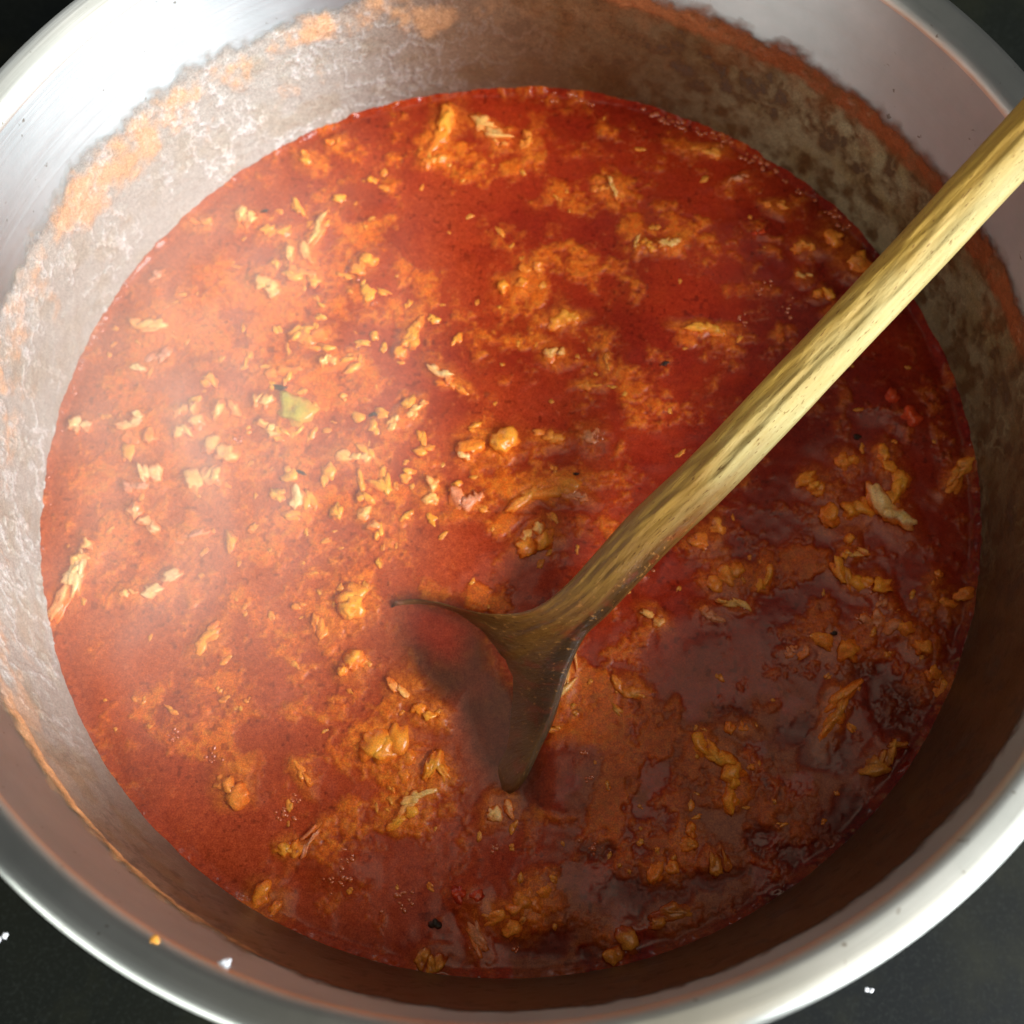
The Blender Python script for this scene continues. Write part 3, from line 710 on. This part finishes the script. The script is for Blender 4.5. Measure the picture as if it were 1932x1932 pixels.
# froth bubbles and crumbs nobody could count: one mesh
bm = bmesh.new(); bmesh.ops.create_icosphere(bm, subdivisions=2, radius=1.0)
IC2 = np.array([v.co[:] for v in bm.verts]); IF2 = np.array([[v.index for v in f_.verts] for f_ in bm.faces]); bm.free()
def scatter(name, spots, mat, flat=0.6, ragged=0.0):
    vs, fs, rm = [], [], []; n = 0
    for k, (x, y, r) in enumerate(spots):
        st_ = rng.uniform(1.0, 2.4) if ragged else rng.uniform(.8, 1.4); a = rng.uniform(0, 6.28)
        for m in range(2 if ragged else 1):
            q = IC2 * (1 + ragged * (vn(IC2[:, 0] * 1.8 + k + m * 9, IC2[:, 1] * 1.8 + IC2[:, 2] * 1.5 + k, 5)[:, None] - .5) * 2)
            e = q * np.array([r * st_, r * rng.uniform(.7, 1.2), r * flat])
            if m: e = e * 0.8 + np.array([rng.uniform(-1, 1) * r * st_, rng.uniform(-1, 1) * r, 0])
            e = np.stack([e[:, 0] * math.cos(a) - e[:, 1] * math.sin(a), e[:, 0] * math.sin(a) + e[:, 1] * math.cos(a), e[:, 2]], -1)
            rm.append(1 - np.clip(e[:, 2] / (r * flat), 0, 1))
            vs.append(e + np.array([x, y, soup_h(x, y)])); fs.append(IF2 + n); n += len(IC2)
    me = mesh_from(name, np.concatenate(vs), np.concatenate(fs)); add_attr(me, 'rim', np.stack([np.concatenate(rm)] * 3, -1))
    return link(name, me, mat)
sp = []
while len(sp) < 260:
    x, y = rng.uniform(-.117, .117, 2)
    if math.hypot(x, y) < .116 and bowlm[int((x + .1225) / .245 * 899), int((y + .1225) / .245 * 899)] < .05 and (0.25 < f0[int((x + .1225) / .245 * 899), int((y + .1225) / .245 * 899)] or rng.rand() < 0.25): sp.append((x, y, rng.uniform(.0003, .0008)))
t_ = scatter('food_crumbs', sp, CM['o'], 0.4, 0.6); t_['kind'] = 'stuff'
thing(t_, 'fine meat and vegetable crumbs scattered through the soup froth', 'food crumbs')
sp = []
while len(sp) < 75:
    px = 640 + rng.normal() * 130; py = 800 + rng.normal() * 170
    q = D2(px, py)
    if math.hypot(q[0], q[1]) < .112 and py < 1080: sp.append((q[0], q[1], rng.uniform(.0007, .0015)))
t_ = scatter('pale_crumbs', sp, CM['y'], 0.6, 0.7); t_['kind'] = 'stuff'
thing(t_, 'soft golden crumbs clustered in the froth left of the soup centre', 'food crumbs')
def bubble_mat():
    t = NT('glossy_bubble'); t.set('Base Color', (0.50, 0.09, 0.015, 1)); t.set('Roughness', 0.08); t.set('IOR', 1.65); t.set('Coat Weight', 1.0); t.set('Coat Roughness', 0.03); return t.m
sp = []
def ringb(a0, a1, n, r0=.1165, r1=.1192):
    for _ in range(n):
        a = math.radians(rng.uniform(a0, a1)); r = rng.uniform(r0, r1); sp.append((r * math.cos(a), r * math.sin(a), rng.uniform(.0003, .0008)))
ringb(52, 72, 46); ringb(78, 86, 16); ringb(38, 52, 20); ringb(150, 185, 14, .118, .1195)
for px, py, n, rad in [(705,575,7,14),(1100,1420,6,8),(1112,1470,5,10),(640,1665,12,30),(760,1700,14,30),(400,1432,10,22),(330,1388,8,16),(540,1540,12,26),(545,1600,6,12),(1115,1600,8,22),
                       (935,1600,6,10),(900,1785,6,10),(975,1790,5,8),(1490,580,8,20),(1400,610,8,24),(1440,540,8,24),(1640,1110,8,14),(1380,1140,10,22),(1130,830,8,14),
                       (560,1510,5,16),(650,1620,10,22),(750,1375,3,4),(1560,300,8,14),(1630,1165,10,16),(450,830,6,12),(660,510,10,24),(1220,1080,8,18),(1090,940,6,10)]:
    for _ in range(n):
        q = D2(px + rng.normal() * rad * .5, py + rng.normal() * rad * .4); sp.append((q[0], q[1], rng.uniform(.00025, .0006)))
t_ = scatter('froth_bubbles', sp, bubble_mat(), 0.6); t_['kind'] = 'stuff'
thing(t_, 'tiny glinting bubbles on the soup and along its upper edge', 'bubbles')

# ------------------------------------------------------------------ wooden spoon (lofted)
# stations: left rim point, right rim point (photograph px + height), top bulge (+) or hollow (-), bottom bulge, rim thickness
ST = []
def stn(lx, ly, lz, rx, ry, rz, top, bot, rim, st_l=0.5, wet_shade=0.0): ST.append((ray(lx, ly, lz), ray(rx, ry, rz), top, bot, rim, st_l, wet_shade))
def hst(cx, cy, z, half, top=.0052, bot=.0052, wet_shade=0.0):
    c = ray(cx, cy, z); ST.append(('h', c, half, top, bot, wet_shade))
hst(2330, -170, .122, .0057); hst(2100, 80, .098, .0056)
hst(1932, 262, .083, .0056); hst(1760, 448, .067, .0057); hst(1600, 620, .0535, .0058, .0052, .0052, .08); hst(1450, 780, .041, .0060, .0052, .0052, .25)
hst(1330, 905, .031, .0061, .005, .0052, .45); hst(1220, 1010, .0225, .0062, .0045, .0052, .65)
N_H = len(ST)
stn(1076, 1096, .0150, 1150, 1156, .0150, .0030, .0056, .0010, .5, .75)
stn(1006, 1148, .0125, 1104, 1200, .0130, .0010, .0066, .0022, .5, .9)
stn(930, 1158, .0100, 1072, 1262, .0110, -.0026, .0062, .0030, .5, .95)
stn(850, 1144, .0070, 1046, 1340, .0095, -.0072, .0052, .0034, .5, 1)
stn(785, 1130, .0042, 1018, 1410, .0065, -.0100, .0050, .0040, .5, 1)
stn(742, 1136, .0026, 990, 1468, .0040, -.0100, .0050, .0040, .5, 1)
stn(732, 1156, .0004, 962, 1498, .0018, -.0075, .0050, .0040, .5, 1)
stn(738, 1198, -.0018, 936, 1500, -.0010, -.0040, .005, .0040, .5, 1)
stn(756, 1248, -.0040, 912, 1470, -.0036, .0004, .004, .0034, .5, 1)
stn(790, 1310, -.0040, 880, 1420, -.0040, .0002, .003, .0020, .5, 1)
hz = [s[1] for s in ST[:N_H]]
st2 = []
for i, s in enumerate(ST):
    if s[0] is 'h' or (isinstance(s[0], str)):
        c = s[1]; nx = ST[i + 1]; c2 = nx[1] if isinstance(nx[0], str) else (nx[0] + nx[1]) / 2
        d = (c2 - c) / np.linalg.norm(c2 - c); lat = np.cross(d, [0, 0, 1]); lat /= np.linalg.norm(lat)
        # left of travel (towards the bowl) seen from above is image upper-left rim when lat flipped
        st2.append((c + lat * s[2], c - lat * s[2], s[3], s[4], 0.0, 0.5, s[5]))
    else: st2.append(s)
def cr(a, b, c, d, t): return 0.5 * ((2 * b) + (-a + c) * t + (2 * a - 5 * b + 4 * c - d) * t * t + (-a + 3 * b - 3 * c + d) * t ** 3)
arr = np.array([np.concatenate([s[0], s[1], s[2:]]) for s in st2])
SUB = 22; rows = []
for i in range(len(arr) - 1):
    a = arr[max(0, i - 1)]; b = arr[i]; c = arr[i + 1]; d = arr[min(len(arr) - 1, i + 2)]
    for k in range(SUB): rows.append(cr(a, b, c, d, k / SUB))
rows.append(arr[-1]); rows = np.array(rows)
NTt = 36; vs = []; par = []; grain = []; along = 0
cen = (rows[:, :3] + rows[:, 3:6]) / 2
for i, r in enumerate(rows):
    L_, R2 = r[:3], r[3:6]; top, bot, rim, stn_, wet0 = r[6:]
    if i: along += np.linalg.norm(cen[i] - cen[i - 1])
    tan = cen[min(i + 1, len(rows) - 1)] - cen[max(i - 1, 0)]; tan /= np.linalg.norm(tan)
    lat = R2 - L_; wd = np.linalg.norm(lat); lat = lat / wd
    up = np.cross(lat, tan); up /= np.linalg.norm(up)
    if up[2] < 0: up = -up
    hollow = sstep(0.001, -0.004, top) if False else float(np.clip((0.001 - top) / 0.005, 0, 1))
    for k in range(NTt * 2):
        wet_shade = wet0
        if k < NTt:
            t = k / NTt; x = 2 * t - 1
            ell = math.sqrt(max(0, 1 - x * x)); xs = 2 * t ** 0.62 - 1; par_ = (1 - abs(xs) ** 2.4)
            off = top * (ell * (1 - hollow) + par_ * hollow)
            # blunt rounded rim
            e = max(0, 1 - (1 - abs(x)) * wd / 0.0035)
            off += 0.0 if hollow < .05 else (-0.0014 * e * e + 0.0 ) * hollow
        else:
            t = 1 - (k - NTt) / NTt; x = 2 * t - 1
            ell = math.sqrt(max(0, 1 - x * x))
            off = -rim * min(1, ell * 3 + 0.35) - bot * ell
            if hollow > 0: off += min(0, top) * (1 - abs(2 * t ** 0.62 - 1) ** 2.4) * hollow
        # light wear
        p_ = L_ + (R2 - L_) * t + up * off
        nn = (vn(np.array(along * 160 + k * .13), np.array(k * 0.35 + 4), 9) - .5) * 0.0007 + (vn(np.array(along * 40.), np.array(k * 0.2), 19) - .5) * 0.0008
        p_ = p_ + up * nn * (1 if k < NTt else -1)
        if k in (0, 1, 2, 3, NTt * 2 - 1, NTt * 2 - 2): pass
        vs.append(p_)
        stain_shade = 1.06 - 0.74 * t + (0.25 if k >= NTt else 0)  # yellow shaded side and pale lit side painted across the width
        stain_shade = stain_shade + 0.7 * float(np.clip((along - 0.13) / 0.06, 0, 1)) + 0.35 * float(np.clip((0.09 - along) / 0.03, 0, 1)) * (1 - t)
        # painted shade along the right edge, then soup film where bowl meets liquid
        wet_shade = min(1.3, wet_shade + (0.5 * float(np.clip((t - 0.72) / 0.15, 0, 1)) * float(np.clip((along - 0.12) / 0.05, 0, 1)) if k < NTt else 0.2)) if i else wet_shade
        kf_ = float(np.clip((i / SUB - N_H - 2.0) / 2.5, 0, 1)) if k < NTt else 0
        wet_shade = wet_shade * (1 - kf_) + 1.0 * kf_
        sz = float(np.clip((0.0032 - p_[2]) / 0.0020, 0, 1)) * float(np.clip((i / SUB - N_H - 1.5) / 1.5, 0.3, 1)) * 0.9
        par.append((stain_shade, wet_shade, sz * 0.6)); grain.append((along, t * wd, (0.01 if k >= NTt else 0) + off))
vs = np.array(vs); n2 = NTt * 2
f = grid_faces(n2, len(rows), True)      # index order: u=around, v=along -> transpose the vertex order
vs_t = vs.reshape(len(rows), n2, 3).transpose(1, 0, 2).reshape(-1, 3)
par_t = np.array(par).reshape(len(rows), n2, 3).transpose(1, 0, 2).reshape(-1, 3)
gr_t = np.array(grain).reshape(len(rows), n2, 3).transpose(1, 0, 2).reshape(-1, 3)
base = vs_t[0].copy()
WH = mesh_from('whole', vs_t, f); WN = np.zeros(len(vs_t) * 3, np.float32); WH.vertex_normals.foreach_get('vector', WN); WN = WN.reshape(n2, -1, 3)
def seg(v0, v1):     # take rows v0..v1 as its own mesh, with the normals of the whole carving so no seam shows
    A = vs_t.reshape(n2, -1, 3)[:, v0:v1 + 1]; nv = A.shape[1]
    ff = grid_faces(n2, nv, True)
    me = mesh_from('spoon', A.reshape(-1, 3), ff)
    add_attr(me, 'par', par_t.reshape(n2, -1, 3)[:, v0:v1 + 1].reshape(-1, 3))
    at = me.attributes.new('grain', 'FLOAT_VECTOR', 'POINT'); at.data.foreach_set('vector', gr_t.reshape(n2, -1, 3)[:, v0:v1 + 1].astype(np.float32).ravel())
    me.normals_split_custom_set_from_vertices(WN[:, v0:v1 + 1].reshape(-1, 3).tolist())
    return me
spoon = bpy.data.objects.new('wooden_spoon', None); sc.collection.objects.link(spoon); spoon.location = tuple(cen[-1])
thing(spoon, 'worn wooden spoon standing in the soup with its handle over the pot rim', 'spoon')
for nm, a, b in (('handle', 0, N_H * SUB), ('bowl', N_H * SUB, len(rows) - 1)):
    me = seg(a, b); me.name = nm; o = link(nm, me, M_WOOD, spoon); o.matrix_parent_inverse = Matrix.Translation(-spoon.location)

# ------------------------------------------------------------------ spills and specks
def drop(name, p, a, b, h, mat, seed, label, cat, rot=0):
    o = link(name, piece_mesh(name, a, b, h, seed, 0.25), mat); o.location = p; o.rotation_euler = (0, 0, rot); return thing(o, label, cat)
def plain(name, c, r=0.4):
    t = NT(name); t.set('Base Color', t.ramp(t.noise(t.obj(), 900, 3), [(0.3, tuple(x * .75 for x in c)), (0.7, c)])); t.set('Roughness', r); return t.m
M_DROP = plain('dried_orange_drop', (0.75, 0.34, 0.05)); M_SALT = plain('white_crumb', (0.85, 0.87, 0.9))
drop('soup_splash', ray(280, 1781, .0708), .0016, .0014, .0006, M_DROP, 77, 'small dried orange drop on the lower left of the pot lip', 'splash')
drop('white_crumb', ray(411, 1824, .0675), .0018, .0010, .0008, M_SALT, 79, 'white crumb stuck inside the lower left of the pot lip', 'crumb', 0.6)
drop('white_crumb', ray(3, 1768, HOBZ), .0014, .0010, .0006, M_SALT, 80, 'white crumb on the black hob at the lower left', 'crumb', 0.9)
drop('white_crumb', ray(1641, 1867, HOBZ), .0010, .0009, .0006, M_SALT, 81, 'round white crumb on the black hob at the lower right', 'crumb')

# ------------------------------------------------------------------ steam drifting over the left of the pot
def steam_mat():
    m = bpy.data.materials.new('steam'); m.use_nodes = True; nt = m.node_tree
    nt.nodes.remove(nt.nodes['Principled BSDF']); out = nt.nodes['Material Output']
    v = nt.nodes.new('ShaderNodeVolumePrincipled'); nt.links.new(v.outputs[0], out.inputs['Volume'])
    v.inputs['Color'].default_value = (1, 0.93, 0.84, 1); v.inputs['Anisotropy'].default_value = 0.0
    tc = nt.nodes.new('ShaderNodeTexCoord')
    ln = nt.nodes.new('ShaderNodeVectorMath'); ln.operation = 'LENGTH'; nt.links.new(tc.outputs['Object'], ln.inputs[0])
    mr = nt.nodes.new('ShaderNodeMapRange'); mr.interpolation_type = 'SMOOTHSTEP'
    mr.inputs[1].default_value = 0.98; mr.inputs[2].default_value = 0.15; mr.inputs[3].default_value = 0; mr.inputs[4].default_value = STEAM
    nt.links.new(ln.outputs['Value'], mr.inputs[0])
    nz = nt.nodes.new('ShaderNodeTexNoise'); nz.inputs['Scale'].default_value = 2.4; nz.inputs['Detail'].default_value = 3; nz.inputs['Distortion'].default_value = 1.2; nt.links.new(tc.outputs['Object'], nz.inputs['Vector'])
    rp = nt.nodes.new('ShaderNodeMapRange'); rp.inputs[1].default_value = 0.36; rp.inputs[2].default_value = 0.62; rp.inputs[3].default_value = 0.2; rp.inputs[4].default_value = 1.0
    nt.links.new(nz.outputs['Fac'], rp.inputs[0])
    mu = nt.nodes.new('ShaderNodeMath'); mu.operation = 'MULTIPLY'; nt.links.new(mr.outputs[0], mu.inputs[0]); nt.links.new(rp.outputs[0], mu.inputs[1])
    nt.links.new(mu.outputs[0], v.inputs['Density'])
    return m
STEAM = 12.5
st = link('steam', mesh_from('steam', ICO, ICF), steam_mat()); st.scale = (0.070, 0.100, 0.045); st.location = (-0.066, -0.006, 0.052)
st['kind'] = 'stuff'; thing(st, 'faint white steam rising over the left half of the soup', 'steam')
